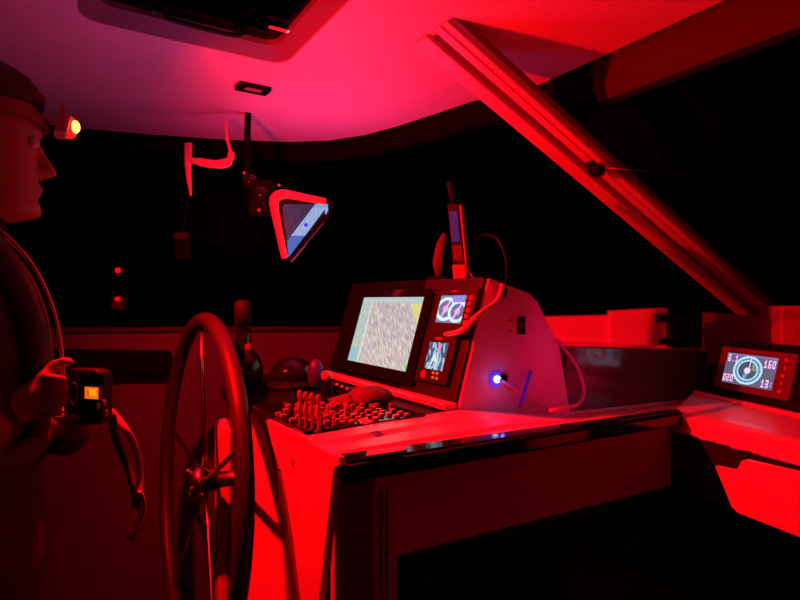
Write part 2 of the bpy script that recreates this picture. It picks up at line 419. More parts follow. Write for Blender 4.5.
# pod on the console --------------------------------
pod = thing('instrument_pod', 'white instrument pod with sloping black face standing on the helm console', 'pod', B)
RK = .088
prof = [(0, 0), (RK, .29), (.215, .256), (.243, .235), (.319, .123), (.358, -.052), (.06, -.052)]
W_ = .66
pr = [B+F*s+U*z_ for s, z_ in prof]
link('side_cover', prism([p+R*.004 for p in pr], -R*.014), 'gelcoat', pod, bev=.004)
link('side_cover', prism([p-R*(W_-.01) for p in pr], -R*.014), 'black', pod, bev=.004)
link('body', prism([p-R*.010 for p in [B+F*.008]+[q-U*.006 for q in pr[1:]]], -R*(W_-.02)), 'black', pod)
fv = (F*RK+U*.29).normalized(); fnrm = fv.cross(-R).normalized()
if fnrm.dot(F) > 0: fnrm = -fnrm
FL = math.hypot(RK, .29)
face_o = B-R*.002
def ray_face(px, py, off=0.0):
    d = V(px, py, 1.0)-cam.location; o0 = face_o+fnrm*off
    t_ = (o0-cam.location).dot(fnrm)/d.dot(fnrm); return cam.location+d*t_
def FPt(w_, v_, off=0): return face_o-R*w_+fv*v_+fnrm*off     # w to port, v up the face
def fuv(px, py):
    p = ray_face(px, py, .021)-face_o; return p.dot(-R), p.dot(fv)
link('face_panel', prism([FPt(.0, .012), FPt(W_-.01, .012), FPt(W_-.01, FL), FPt(.0, FL)], fnrm*.010), 'bezel', pod, bev=.003)
link('plotter_surround', prism([FPt(.225, .014, .0102), FPt(W_-.012, .014, .0102), FPt(W_-.012, FL-.002, .0102), FPt(.225, FL-.002, .0102)], fnrm*.0006), 'night_black', pod)
# bright sill strip at the foot of the face
st = [B+R*.004-F*.002, B-R*W_-F*.002, B-R*W_-F*.035, B+R*.0-F*.035]
link('sill_strip', prism([p+U*.002 for p in st], (0, 0, .014)), 'gelcoat', pod, bev=.004)
# rocker switch in the cover with its faint marks
def SP(s, z_, o_=0): return B+R*(.005+o_)+F*s+U*z_
def side_pt(px, py):
    d = V(px, py, 1.0)-cam.location; o0 = SP(0, 0)
    return cam.location+d*((o0-cam.location).dot(R)/d.dot(R))
p = side_pt(521, 325.5)
sw = link('rocker_switch', prism(rrect(p, F, U, .022, .042, .002, 2), R*.004), 'black', pod, bev=.001)
link('rocker', prism(rrect(p+R*.004, F, U, .015, .014, .002, 2), R*.003), mat('dim_violet', (.06, .02, .08), .4), sw)
for y_ in (320.5, 331):
    q = side_pt(510, y_); link('engraved_mark', box(q+R*.0005, F*.012, R*.001, U*.003), 'dark_panel', pod)

# chart plotter ----------------------------------------------------------
rnd = random.Random(3)
def chart(u, v):
    base = Vector((.76, .70, .72))
    n1 = noise.noise(Vector((u*7+v*5.0, v*3.0, 1)))*.5
    s = noise.noise(Vector(((u*.9+v*.55)*52+noise.noise(Vector((u*4, v*4, 3)))*3, (v*.9-u*.5)*10, 0)))
    c = base+Vector((.1, .11, .1))*(s*1.6)+Vector((.06, .06, .03))*n1
    c += Vector((.06, .05, .02))*(1-v)
    if s > .3: c = Vector((.87, .84, .79))
    if abs((u-.45)+(v-.5)*.45+noise.noise(Vector((0, v*3, 5)))*.06) < .013: c = Vector((.84, .82, .72))
    if u < .17:
        c = Vector((.72, .78, .75))+Vector((.05, .04, .03))*noise.noise(Vector((u*20, v*14, 8)))
        if v < .22: c = Vector((.62, .77, .80))
    elif u < .20: c = Vector((.86, .86, .83))
    if v > .91:
        c = Vector((.72, .78, .77))
        if int(u*60) % 3 == 0 and .93 < v < .97: c = Vector((.80, .84, .83))
    elif u > .80 and v > .62+(1-u)*1.7-.02 and u > .84: c = Vector((.88, .84, .55))
    return tuple(max(0, min(1, x)) for x in c)
uvs = [fuv(*p) for p in ((348, 362), (408, 370), (424, 298), (365, 297))]
print('plotter uv', [(round(a, 3), round(b, 3)) for a, b in uvs])
wL = (uvs[0][0]+uvs[3][0])/2; wR = (uvs[1][0]+uvs[2][0])/2; v0 = (uvs[0][1]+uvs[1][1])/2; v1 = (uvs[2][1]+uvs[3][1])/2
pt = thing('chart_plotter', 'large chart plotter with bright beige chart in a wide black bezel on the pod', 'plotter', FPt((wL+wR)/2, (v0+v1)/2, .011))
ow, oh = wL-wR, v1-v0
cpos = FPt((wL+wR)/2+.012, (v0+v1)/2-.004, .011)
link('bezel', ringprism(rrect(cpos, -R, fv, ow+.10, oh+.050, .012), rrect(FPt((wL+wR)/2, (v0+v1)/2, .011), -R, fv, ow+.002, oh+.002, .002), fnrm*.014), 'gloss_black', pt)
link('backing', prism(rrect(FPt((wL+wR)/2, (v0+v1)/2, .011), -R, fv, ow+.01, oh+.01, .002), fnrm*.002), 'black', pt)
screen('screen', FPt(wL, v0, .0235), FPt(wR, v0, .0235), FPt(wL, v1, .0235), 130, 100, chart, pt)
a, b = fuv(405.5, 368)
o = link('power_light', prism(rrect(FPt(a-.006, b+.002, .024), -R, fv, .008, .013, .003), fnrm*.003), 'green', pt); o['label'] = 'green power light'
a, b = fuv(424, 350)
link('grip_strip', box(FPt(wR-.036, (v0+v1)/2, .014), -R*.005, fv*(oh+.03), fnrm*.012), mat('red_grey_strip', (.4, .3, .3), .4), pt, bev=.001)

def dist(u, v, cu, cv, asp): return math.hypot((u-cu)*asp, v-cv)
def twin(u, v):
    c = (.52, .52, .68)
    for cu, cv, r in ((.30, .50, .44), (.77, .42, .40)):
        d = dist(u, v, cu, cv, 1.15)
        if d < r: c = (.48, .45, .62)
        if r*.72 < d < r: c = (.88, .96, 1.0)
        elif d < r*.72 and abs((u-cu)-(v-cv)*.4) < .04: c = (.98, .72, .9)
        elif d < r*.3: c = (.85, .7, .9)
    if v > .75 and .5 < u < .95: c = (.62, .55, .9)
    return c
def pilot(u, v):
    n1 = noise.noise(Vector((u*9, v*4, 2)))
    c = (.28, .36, .48)
    if abs(abs(u-.42)-(.55-v)*.35) < .07 and v < .72: c = (.85, .93, .97)
    if abs(u-.68+v*.2) < .05 and v < .8: c = (.75, .85, .92)
    if n1 > .12: c = (.66, .76, .84)
    if .5 < u < .66 and .66 < v < .95: c = (.92, .55, .78)
    return c
def display(px_corners, fn, name, label, keys, nx=50, ny=44, bezel_pad=(.026, .018), cat='display', shift=0):
    uv_ = [fuv(*p) for p in px_corners]   # bl br tr tl
    wl = (uv_[0][0]+uv_[3][0])/2; wr = (uv_[1][0]+uv_[2][0])/2; a0 = (uv_[0][1]+uv_[1][1])/2; a1 = (uv_[2][1]+uv_[3][1])/2
    print(name, wl, wr, a0, a1)
    c = FPt((wl+wr)/2, (a0+a1)/2, .011)
    t = thing(name, label, cat, c)
    cc = FPt((wl+wr)/2-shift, (a0+a1)/2, .011)
    link('bezel', ringprism(rrect(cc, -R, fv, wl-wr+2*bezel_pad[0], a1-a0+2*bezel_pad[1], .006), rrect(c, -R, fv, wl-wr+.002, a1-a0+.002, .002), fnrm*.010), 'bezel', t)
    link('backing', prism(rrect(c, -R, fv, wl-wr+.006, a1-a0+.006, .002), fnrm*.002), 'black', t)
    screen('screen', FPt(wl, a0, .0200), FPt(wr, a0, .0200), FPt(wl, a1, .0200), nx, ny, fn, t)
    return t, wl, wr, a0, a1
t, wl, wr, a0, a1 = display(((434, 322.5), (460, 323), (467, 295.5), (442, 295)), twin, 'wind_display', 'small display showing two white round dials, upper right of the plotter', 5, shift=.010)
for k in range(5):
    q = FPt(wr-.017, a1-.006-k*(a1-a0-.008)/4, .021)
    link('key', lathe([(.0065 if k % 2 == 0 else .005, 0), (.0055, .003), (0, .0035)], q, fnrm, 12), 'red_led', t, smooth=True)
link('maker_mark', box(FPt((wl+wr)/2, a1+.010, .0215), -R*.022, fv*.003, fnrm*.001), 'dim_red', t)
t, wl, wr, a0, a1 = display(((423.5, 368), (442, 371), (448.5, 343), (430, 341.5)), pilot, 'autopilot_display', 'small square display with pale streaked picture, lower right of the plotter', 4, bezel_pad=(.026, .030))
for (px, py, mm, r) in ((423.5, 374, 'red_led', .010), (433.5, 373, 'orange_led', .0035), (437.5, 373.5, 'orange_led', .0035), (433, 377.5, 'orange_led', .0035), (437, 378.5, 'orange_led', .0035)):
    a, b = fuv(px, py); link('key', lathe([(r, 0), (r*.8, .003), (0, .004)], FPt(a, b, .021), fnrm, 12), mm, t, smooth=True)
link('mark', box(FPt((wl+wr)/2+.004, a1+.009, .0215), -R*.026, fv*.005, fnrm*.001), 'red_led', t)
# slim black blank unit beside it
a, b = fuv(460, 352)
o = link('blank_cover', prism(rrect(FPt(.048, .13, .011), -R, fv, .026, .12, .003), fnrm*.008), 'gloss_black'); tag(o, 'narrow glossy black blanking cover right of the small square display', 'cover')

# ------------------------------------------------ cables and USB socket on the pod's side
p = side_pt(495.5, 379)
t = thing('charging_socket', 'round charging socket glowing blue and white in the pod side', 'socket', p)
link('glow_ring', lathe([(.017, 0), (.017, .003), (.0155, .004), (0.012, .004), (.012, .002)], p, R, 24), mat('ring_dim', (.05, .03, .3), .4, emit=(.04, .03, .9), es=.9), t)
link('light', ball(p+R*.006, .0085), 'whiteglow', t, smooth=True)
p2 = side_pt(502, 378)
link('cap', lathe([(.010, 0), (.010, .008), (0, .009)], p2+R*.001, R, 16), 'gloss_black', t)
lamp('socket_light', 'POINT', p+R*.03, p, .012, (.08, .08, 1.0), .004)
cpts = [p+R*.012, side_pt(508, 387)+R*.022, side_pt(525, 399)+R*.015, side_pt(540, 408)+R*.03, G(552, 411, 1.10)+U*.002, G(570, 409, 1.10)+U*.004, V(580, 402, 1.33), V(584, 392, 1.36), V(581, 377, 1.38), V(574, 362, 1.385), V(562, 346, 1.38), V(555, 338, 1.385)]
o = link('usb_cable', tube(smooth_path(cpts, 6), .0042, 8), 'cable', smooth=True); tag(o, 'pale cable looping from the blue lit socket round behind the pod', 'cable')
# glowing blue bar standing in for the socket's reflection on the side
a, b = side_pt(512, 402)+R*.028, side_pt(529, 371)+R*.006
t = thing('blue_reflection', 'bright blue streak standing in for a reflection on the white pod side right of the socket', 'reflection', a)
link('streak', cyl(a, b, .0042, 10), mat('reflection_blue', (.06, .03, .75), .35, emit=(.05, .01, .5), es=.25), t, smooth=True)
link('tip', lathe([(.0042, 0), (.001, .012)], a, a-b, 10), 'reflection_blue', t)

# microphone curly cable across the face
c0 = fuv(444, 334); q0 = FPt(c0[0], c0[1], .016)
q1 = FPt(*fuv(465, 333), .035); q2 = FPt(*fuv(484, 318), .04); q3 = V(497, 301, 1.25); q4 = V(503, 284, 1.25); q5 = V(505, 268, 1.27); q6 = V(503, 248, 1.3); q7 = V(498, 240, 1.36); q8 = V(490, 262, 1.42); q9 = V(487, 284, 1.45)
o = link('microphone_cable', tube(smooth_path([q0, q1, q2, q3, q4], 8), .0062, 10), 'cable', smooth=True); tag(o, 'thick cable curving across the pod face from its top corner', 'cable')
# headset hung on the corner of the pod
t = thing('headset', 'thin dark headset hooked over the top right corner of the pod', 'headset', V(500, 292, 1.33))
link('headband', tube(smooth_path([V(504, 292, 1.26), V(507, 270, 1.28), V(503, 250, 1.32), V(494, 237, 1.38), V(480, 236, 1.45), V(474, 250, 1.48), V(473, 272, 1.48)], 6), .0028, 8), 'gloss_black', t, smooth=True)
link('earpiece', lathe([(.012, -.006), (.016, 0), (.012, .006)], V(503, 291, 1.265), (1, .2, 0), 16), 'black', t, smooth=True)
link('boom', tube(smooth_path([V(466, 268, 1.47), V(478, 284, 1.42), V(492, 296, 1.33), V(502, 299, 1.26)], 6), .0026, 8), 'steel', t, smooth=True)

# handheld radio standing on the pod
hb = V(462, 278, 1.47)
t = thing('handheld_radio', 'slim handheld radio with lilac screen standing upright on the pod', 'radio', hb)
ax = (V(455, 205, 1.47)-hb).normalized(); sx = Vector((1, -.35, 0)).normalized(); dy = ax.cross(sx)
def HP(a, b, c): return hb+sx*a+ax*b+dy*c
def hbx(name, a0, a1, b0, b1, c0, c1, m, par=t, bev=.003):
    return link(name, box(HP((a0+a1)/2, (b0+b1)/2, (c0+c1)/2), sx*(a1-a0), ax*(b1-b0), dy*(c1-c0)), m, par, bev=bev)
hbx('body', -.018, .018, .0, .195, -.012, .02, 'black')
fs = -1 if dy.y > 0 else 1
hbx('screen', -.014, .007, .095, .175, fs*.013-.001+(0.008 if fs > 0 else 0), fs*.013+.001+(0.008 if fs > 0 else 0), 'lilac', bev=.0)
hbx('edge_trim', .014, .019, .01, .19, -.013, .021, 'knob', bev=.002)
hbx('base', -.020, .016, -.006, .035, -.016, .024, 'knob', bev=.004)
hbx('keypad', -.014, .010, .045, .085, -.0155, -.011, 'cloth', bev=.001)
link('antenna', cyl(HP(-.004, .195, 0), HP(-.010, .255, 0), .007, 12), 'rubber', t, smooth=True)
link('button', cyl(HP(.018, .14, 0), HP(.024, .14, 0), .005, 10), 'knob', t)
t = thing('radio_cradle', 'dark red-lit cradle arm left of the handheld radio', 'cradle', V(440, 272, 1.5))
link('arm', tube([V(439, 276, 1.5), V(438, 262, 1.5), V(441, 245, 1.5), V(445, 234, 1.5)], [.010, .015, .013, .007], 10, flat=((0, 1, 0), .5)), 'cloth', t, smooth=True)
link('foot', box(V(437, 279, 1.5), (.05, 0, 0), (0, .04, 0), (0, 0, .014)), 'black', t, bev=.003)

# ------------------------------------------------ things on the switch deck
def deckp(px, py, z=ZD): return G(px, py, z)
# four pawn-like levers
prof = [(.0, 0), (.0045, 0), (.004, .006), (.0028, .012), (.0032, .020), (.0054, .030), (.0057, .040), (.0036, .048), (.0024, .051), (.0047, .056), (.0052, .062), (.0038, .068), (0, .070)]
first = None
names = ['control lever nearest the steering wheel in the row of four', 'second control lever from the steering wheel in the row of four', 'third control lever from the steering wheel in the row of four', 'control lever farthest from the steering wheel in the row of four']
for k, (px, py) in enumerate(((300.5, 427), (306.5, 429), (312.5, 431), (319, 433))):
    p = deckp(px, py)
    if first is None:
        first = thing('control_lever', names[0], 'lever', p, 'four rounded control levers on the switch deck')
        link('stem', lathe(prof, p, (-.02, 0, 1), 16), 'knob', first, smooth=True)
        link('base', lathe([(.010, 0), (.010, .003), (.007, .006)], p, U, 16), 'black', first)
    else:
        r = first.copy(); C.objects.link(r); r.location = p; r['label'] = names[k]
        for ch in first.children:
            c = ch.copy(); C.objects.link(c); c.parent = r
# rows of rocker switches
org = deckp(303, 434)
def DK(i, j): return org-R*(.017+i*.0245)+F*(.014+j*.024)
count = 0; proto = None
rows = 'nearest port-hand second third fourth fifth'.split()
swroot = thing('switch_panel', 'black switch panel with rows of small pale rocker switches in front of plotter', 'switch panel', DK(4, 4))
pl_ = [org-R*.004+F*.002, org-R*.30+F*.002, org-R*.30+F*.27, org-R*.004+F*.27]
link('plate', prism([zz(p, ZD) for p in pl_], (0, 0, .004)), 'gloss_black', swroot, bev=.001)
levers = [deckp(*p) for p in ((300.5, 427), (306.5, 429), (312.5, 431), (319, 433))]
for i in range(10):
    for j in range(10):
        p = zz(DK(i, j), ZD+.0045)
        if min((p-q).length for q in levers) < .017: continue
        if i > 6 and j < 1: continue
        if rnd.random() < .30: continue
        hgt = .006+.006*rnd.random()
        if proto is None or True:
            if proto is None:
                proto = link('rocker', prism(rrect(zz(p, ZD+.004), R, F, .009, .012, .002, 2), (0, 0, .006)), 'knob', swroot, bev=.001); base_p = p
            else:
                c = proto.copy(); C.objects.link(c); c.parent = swroot; c.location = p-base_p; c.location.z = 0
                c.location += R*rnd.uniform(-.003, .003)+F*rnd.uniform(-.003, .003)
        count += 1
# a few toggles
for (px, py, h_) in ((345, 421, .035), (333, 427, .02), (357, 418, .025), (327, 418, .03), (370, 414, .022), (390, 411, .018)):
    p = deckp(px, py); link('toggle', lathe([(.005, 0), (.0025, .004), (.003, h_*.7), (.0045, h_*.9), (0, h_)], p, (.1, 0, 1), 10), 'knob', swroot, smooth=True)
# paper tag
pp = [deckp(357, 421, ZD+.02), deckp(366, 424.5, ZD+.016), deckp(373, 422, ZD+.016), deckp(364, 418.5, ZD+.02)]
o = link('paper_tag', prism(pp, (0, 0, .002)), 'paper'); tag(o, 'small pale paper tag lying on the switch panel', 'paper tag')
# cloth cap
cc = deckp(368, 403)+U*.02
t = thing('cloth_cap', 'crumpled cloth cap with curved peak lying on the switch panel', 'cap', cc-U*.02)
bm = bmesh.new(); rings = []
fx = Vector((.98, .2, 0)); fy = Vector((-.2, .98, 0))
for i in range(9):
    a = i/8*PI/2
    ring = [bm.verts.new(cc+fx*(.058*math.cos(a)*math.cos(b)+.006*math.sin(a*3))+fy*(.045*math.cos(a)*math.sin(b))+U*(-.015+.036*math.sin(a)+.004*math.sin(3*b)*math.cos(a))) for b in [2*PI*k/24 for k in range(24)]] if i < 8 else None
    if ring: rings.append(ring)
for A, Bq in zip(rings, rings[1:]):
    for k in range(24): bm.faces.new((A[k], A[(k+1) % 24], Bq[(k+1) % 24], Bq[k]))
bm.faces.new(rings[-1])
o = link('crown', bm, 'cloth', t, smooth=True); o.modifiers.new('s', 'SOLIDIFY').thickness = .003
bm = bmesh.new(); g = []
for i in range(7):
    row = []
    for j in range(9):
        u, v = i/6, (j/8-.5)*2
        row.append(bm.verts.new(cc-fx*(.045+u*.05*(1-v*v*.6))+fy*(v*.045*(1-u*.3))+U*(.004-.012*u-.012*v*v)))
    g.append(row)
for i in range(6):
    for j in range(8): bm.faces.new((g[i][j], g[i+1][j], g[i+1][j+1], g[i][j+1]))
o = link('peak', bm, 'cloth', t, smooth=True); o.modifiers.new('s', 'SOLIDIFY').thickness = .003
# round red button
p = V(326.5, 376, 1.42)
t = thing('round_button', 'round button on a short black post left of the plotter', 'button', L(p.x, p.y, ZD))
link('post', cyl(L(p.x, p.y, ZD), p-U*.01, .012, 14), 'black', t)
link('red_cap', lathe([(.013, -.004), (.0135, .004), (.011, .010), (0, .012)], p, (-.3, -1, .35), 20), 'knob', t, smooth=True)
# small black box with four pale marks
p = V(345, 391, 1.42)
t = thing('terminal_block', 'black terminal block with four pale dots below the plotter', 'block', p)
link('body', box(p, R*.085, F*.03, U*.022), 'black', t, bev=.002)
for k in range(4):
    q = V(337+5.2*k, 384.5+2.2*k, 1.40-.02*k)
    link('dot', ball(q, .0035), 'white_plastic', t, smooth=True)

# compass: black dome with pale blue side lens
p = V(292, 375, 1.55)
t = thing('compass', 'squat black domed compass with pale blue lens on its right side', 'compass', L(p.x, p.y, ZD))
link('dome', ball(p, .062, sc3=(1, 1, .78), seg=28), 'gloss_black', t, smooth=True)
link('base', lathe([(.075, 0), (.078, .012), (.06, .024)], L(p.x, p.y, ZD-.002), U, 28), 'black', t, smooth=False, bev=.002)
bmq = ball((0, 0, 0), .036, sc3=(.62, .5, 1.12), seg=20); bmesh.ops.translate(bmq, verts=bmq.verts, vec=V(315.5, 374, 1.50))
link('lens', bmq, mat('pale_blue_lens', (.03, .04, .30), .4, spec=.4), t, smooth=True)
# round black flask
p = L(*V(243, 378, 1.5)); zb_ = ZD
t = thing('black_flask', 'round-bodied glossy black flask with tall neck beside the compass', 'flask', L(p.x, p.y, zb_))
link('body', lathe([(.03, 0), (.045, .015), (.053, .04), (.052, .065), (.042, .09), (.026, .105), (.020, .115), (.020, .17), (.021, .171)], L(p.x, p.y, zb_), U, 28), 'gloss_black', t, smooth=True)
link('stopper', lathe([(.023, 0), (.023, .06), (.016, .068), (0, .07)], L(p.x, p.y, zb_+.171), U, 20), 'rubber', t, smooth=True)
link('clip', box(L(p.x+.018, p.y-.016, zb_+.115), (.016, 0, 0), (0, .008, 0), (0, 0, .018)), 'cloth', t, bev=.003)

# ------------------------------------------------ steering wheel
WC = V(196, 482, 1.52); WR = .44
t = thing('steering_wheel', 'large leather-rimmed steering wheel with thin steel spokes facing the person', 'steering wheel', WC)
wn_ = (F+U*(-.06)).normalized(); wu = (U+F*.06).normalized(); wr_ = R.copy()
def WP(a, r, o_=0): return WC+(wr_*math.cos(a)+wu*math.sin(a))*r+wn_*o_
link('rim', tube([WP(2*PI*k/72, WR) for k in range(72)], .021, 14, closed=True), 'leather', t, smooth=True)
for k in range(5):
    a = PI/2+.12+2*PI*k/5
    link('spoke', tube([WP(a, .03, .02), WP(a, .12, .018), WP(a, .30, .006), WP(a, WR-.015, 0)], [.008, .007, .006, .006], 10), 'steel', t, smooth=True)
link('hub', lathe([(.0, -.03), (.018, -.03), (.026, -.02), (.045, -.008), (.045, .012), (.03, .03), (.03, .05)], WC, wn_, 28), 'steel', t, smooth=True)
for k in range(5):
    p = WP(PI/2+.75+2*PI*k/5, .034, -.014); link('bolt', lathe([(.0055, 0), (.0055, .008)], p, -wn_, 6), 'steel', t)
t2 = thing('wheel_shaft', 'steel wheel shaft running from the wheel hub into the console', 'shaft', WC+wn_*.05)
link('shaft', cyl(WC+wn_*.05, WC+wn_*.27, .022), 'steel', t2, smooth=True)
link('flange', lathe([(.05, 0), (.05, .012), (.03, .02)], WC+wn_*.25, -wn_, 24), 'steel', t2)
# pedestal housing behind the wheel
p = V(214, 470, 1.66)
t = thing('wheel_pedestal', 'slim pale pedestal plate standing behind the steering wheel hub', 'pedestal', L(p.x, p.y, 0))
link('plate', prism([L(p.x, p.y, 0), L(p.x, p.y, 0)+R*.05, L(p.x, p.y, .97)+R*.05, L(p.x, p.y, 1.0)], F*.04), 'panel', t, bev=.01)

# ------------------------------------------------ dash, forward ledge, starboard pod
# glossy bulkhead behind the ledge
t = thing('dash_bulkhead', 'glossy dark bulkhead between helm pod and the right-hand display pod', 'bulkhead', (g0.x, g0.y, 1.0))
gd = (g1-g0); gn = Vector((gd.y, -gd.x, 0)).normalized()
link('panel', prism([zz(g0, 1.03), zz(g1, 1.03), zz(g1, CAMZ-50/FP*g1.y), zz(g0, CAMZ-46/FP*g0.y)], -gn*.03), 'glossy', t, bev=.004)
link('foot_trim', box(zz((g0+g1)/2+gn*.006, 1.060), gd, gn*.010, U*.010), 'gelcoat', t, bev=.004)
# window sill blocks forward
def block(name, label, cat, pxs, d0, d1, depth, m, bev=.006):
    (xa, ya0, ya1), (xb, yb0, yb1) = pxs
    q = [V(xa, ya1, d0), V(xb, yb1, d1), V(xb, yb0, d1), V(xa, ya0, d0)]
    # keep the front upright
    q[0].x, q[0].y = q[3].x, q[3].y; q[1].x, q[1].y = q[2].x, q[2].y
    o = link(name, prism(q, depth), m, bev=bev); return tag(o, label, cat) if label else o
struct(block('trim_3', None, None, ((505, 318, 346), (612, 315.5, 346)), 2.14, 2.06, (.05, .2, 0), 'alu'))
block('sill_block', 'pale raised block on the forward window sill, left of the black cleat', 'block', ((609, 311, 349), (668, 308, 350)), 2.03, 1.98, (.05, .16, 0), 'alu')
struct(block('trim_4', None, None, ((700, 312, 352), (790, 318, 352)), 2.08, 2.02, (.05, .2, 0), 'dark_panel'))
struct(block('trim_5', None, None, ((505, 343, 350), (706, 347, 352)), 1.96, 1.94, (.03, .16, 0), 'alu', .003))
p = V(680, 330, 1.93)
t = thing('black_cleat', 'squat black cleat block on the forward window sill', 'cleat', p)
link('body', box(V(684, 329, 1.95), (.115, .02, 0), (0, .05, 0), (0, 0, .125)), 'rubber', t, bev=.006)
link('horn', box(V(662, 318, 1.93), (.045, .0, 0), (0, .03, 0), (0, 0, .028)), 'rubber', t, bev=.008)
link('horn', box(V(664, 341, 1.93), (.035, .0, 0), (0, .03, 0), (0, 0, .022)), 'rubber', t, bev=.008)
block('corner_post_foot', 'bright pale foot of the diagonal windscreen pillar at right edge', 'pillar foot', ((781, 306, 345), (850, 306, 350)), 1.95, 1.9, (.05, .2, 0), 'alu')

# starboard ledge
s0, s1 = G(672, 414, 1.085), G(812, 448, 1.085)
s1 = s0+(s1-s0)*1.8; b0 = G(692, 391, 1.10); b1 = G(812, 418, 1.10); b1 = b0+(b1-b0)*1.8
sd = (s1-s0).normalized(); sn = Vector((sd.y, -sd.x, 0)); sn = sn if sn.y < 0 else -sn
sb = thing('starboard_ledge', 'white moulded ledge carrying the right-hand display pod', 'ledge', L(s0.x, s0.y, 1.0))
bm = bmesh.new()
def rail(offs):
    return offs
Pa = [zz(s0, 1.052), zz(s0, 1.084), zz(s0, 0).lerp(zz(b0, 0), .12)+U*1.090, zz(s0, 0).lerp(zz(b0, 0), .62)+U*1.093, zz(b0, 1.095)]
Pb = [zz(s1, 1.052), zz(s1, 1.084), zz(s1, 0).lerp(zz(b1, 0), .12)+U*1.090, zz(s1, 0).lerp(zz(b1, 0), .62)+U*1.093, zz(b1, 1.095)]
Pa += [zz(b0, 1.0)]; Pb += [zz(b1, 1.0)]
va = [bm.verts.new(p) for p in Pa]; vb = [bm.verts.new(p) for p in Pb]
for k in range(len(Pa)):
    j = (k+1) % len(Pa); bm.faces.new((va[k], va[j], vb[j], vb[k]))
bm.faces.new(va); bm.faces.new(list(reversed(vb)))
link('top', bm, 'gelcoat', sb, bev=.004)
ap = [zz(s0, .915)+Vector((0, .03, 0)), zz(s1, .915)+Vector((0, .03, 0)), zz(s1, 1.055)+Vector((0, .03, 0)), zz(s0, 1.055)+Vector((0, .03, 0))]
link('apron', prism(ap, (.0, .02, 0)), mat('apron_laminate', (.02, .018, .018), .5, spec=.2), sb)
# uneven sealant bead under the front edge
pts = [s0.lerp(s1, k/60)-U*.034+sn*(.002+.004*noise.noise(Vector((k*.5, 0, 0))))+U*.006*noise.noise(Vector((k*.6, 3, 0))) for k in range(61)]
link('sealant_bead', tube(pts, [.005+.003*noise.noise(Vector((k*.8, 7, 0))) for k in range(61)], 8), 'white_plastic', sb, smooth=True)
link('corner_knuckle', ball(s0+Vector((.005, .01, -.02)), .022, sc3=(1, 1, .9)), 'panel', sb, smooth=True)
# display pod
c0 = G(690, 392, 1.10); sdir = (b1-b0).normalized()
q0 = b0+U*.0; 
spod = thing('display_pod', 'black display housing on the white starboard ledge', 'pod', q0)
fb = Vector((-sdir.y, sdir.x, 0)); fb = fb if fb.y > 0 else -fb       # away from the helmsman
slope = (fb*.035+U*.125)
bl = q0+U*.036; 
def step(px, py, base, nrm):
    d = V(px, py, 1.0)-cam.location; return cam.location+d*((base-cam.location).dot(nrm)/d.dot(nrm))
upv = slope.normalized(); nn = sdir.cross(upv).normalized(); nn = nn if nn.y < 0 else -nn
link('sill', prism([zz(q0, 1.072), zz(q0, 1.072)+sdir*.6, zz(q0, 1.072)+sdir*.6+fb*.06, zz(q0, 1.072)+fb*.06], U*.030), 'gelcoat', spod, bev=.004)
f0 = zz(q0, 1.103)+fb*.004
def ss(px, py): 
    p = step(px, py, f0+nn*.012, nn)-f0; return p.dot(sdir), p.dot(upv)
c_ = [ss(*p) for p in ((722, 383), (773, 389.5), (778, 357.5), (727, 353))]
print('stbd', [(round(a, 3), round(b, 3)) for a, b in c_])
def SS(a, b, o_=0): return f0+sdir*a+upv*b+nn*o_
hh = ss(700, 341)[1]
a_l = ss(692, 390)[0]
link('housing', prism([SS(a_l, 0), SS(.60, 0), SS(.60, hh), SS(a_l+.006, hh)], fb*.10), 'black', spod, bev=.008, seg=3)
x0 = (c_[0][0]+c_[3][0])/2; x1 = (c_[1][0]+c_[2][0])/2; y0 = (c_[0][1]+c_[1][1])/2; y1 = (c_[2][1]+c_[3][1])/2
GL = {'0': '111101101101111', '1': '010110010010111', '2': '111001111100111', '3': '111001111001111', '6': '111100111101111', '.': '000000000000010', ':': '000010000010000'}
def glyph(ch, u, v):
    if not (0 <= u < 1 and 0 <= v < 1): return False
    return GL[ch][int((1-v)*4.999)*3+int(u*3)] == '1'
def text_at(s, u, v, x, y, cw, chh):
    i = (u-x)/cw
    if i < 0 or i >= len(s): return False
    return glyph(s[int(i)], (i-int(i))*1.25, (v-y)/chh)
def windd(u, v):
    asp = 1.6
    c = (.42, .38, .50)
    for s, x, y in (('6.1', .03, .72), ('160', .76, .66), ('020', .01, .06), ('13:', .78, .05)):
        if text_at(s, u, v, x, y, .075, .24): return (1.0, .78, 1.0)
    d = dist(u, v, .47, .5, asp)
    if d < .46: c = (.48, .55, .78)
    if .40 < d < .46 or .29 < d < .33: c = (.74, .95, 1.0)
    if d < .29: c = (.30, .34, .42)
    if d < .29 and abs((u-.47)*asp*.8+(v-.5)*-.2) < .05 and v < .6: c = (.5, .62, .72)
    if d < .29 and u > .55 and v > .5: c = (.45, .6, .5)
    if dist(u, v, .47, .49, asp) < .10: c = (.98, .85, 1.0)
    if abs(u-.50) < .012 and v > .6 and v < .96: c = (.95, .85, 1.0)
    if v > .93 and d > .46: c = (.55, .45, .72)
    return c
cm = SS((x0+x1)/2, (y0+y1)/2, .0)
t = thing('starboard_display', 'small wide display with white compass dial and numbers on the right-hand pod', 'display', cm)
cb = SS((x0+x1)/2+.014, (y0+y1)/2-.001, 0)
link('bezel', ringprism(rrect(cb, sdir, upv, x1-x0+.070, y1-y0+.030, .007), rrect(cm, sdir, upv, x1-x0+.002, y1-y0+.002, .001), nn*.013), mat('bezel_grey', (.11, .10, .10), .4, bump=.1, scale=120), t)
link('backing', prism(rrect(cm, sdir, upv, x1-x0+.006, y1-y0+.006, .001), nn*.003), 'black', t)
screen('screen', SS(x0, y0, .0115), SS(x1, y0, .0115), SS(x0, y1, .0115), 104, 64, windd, t)
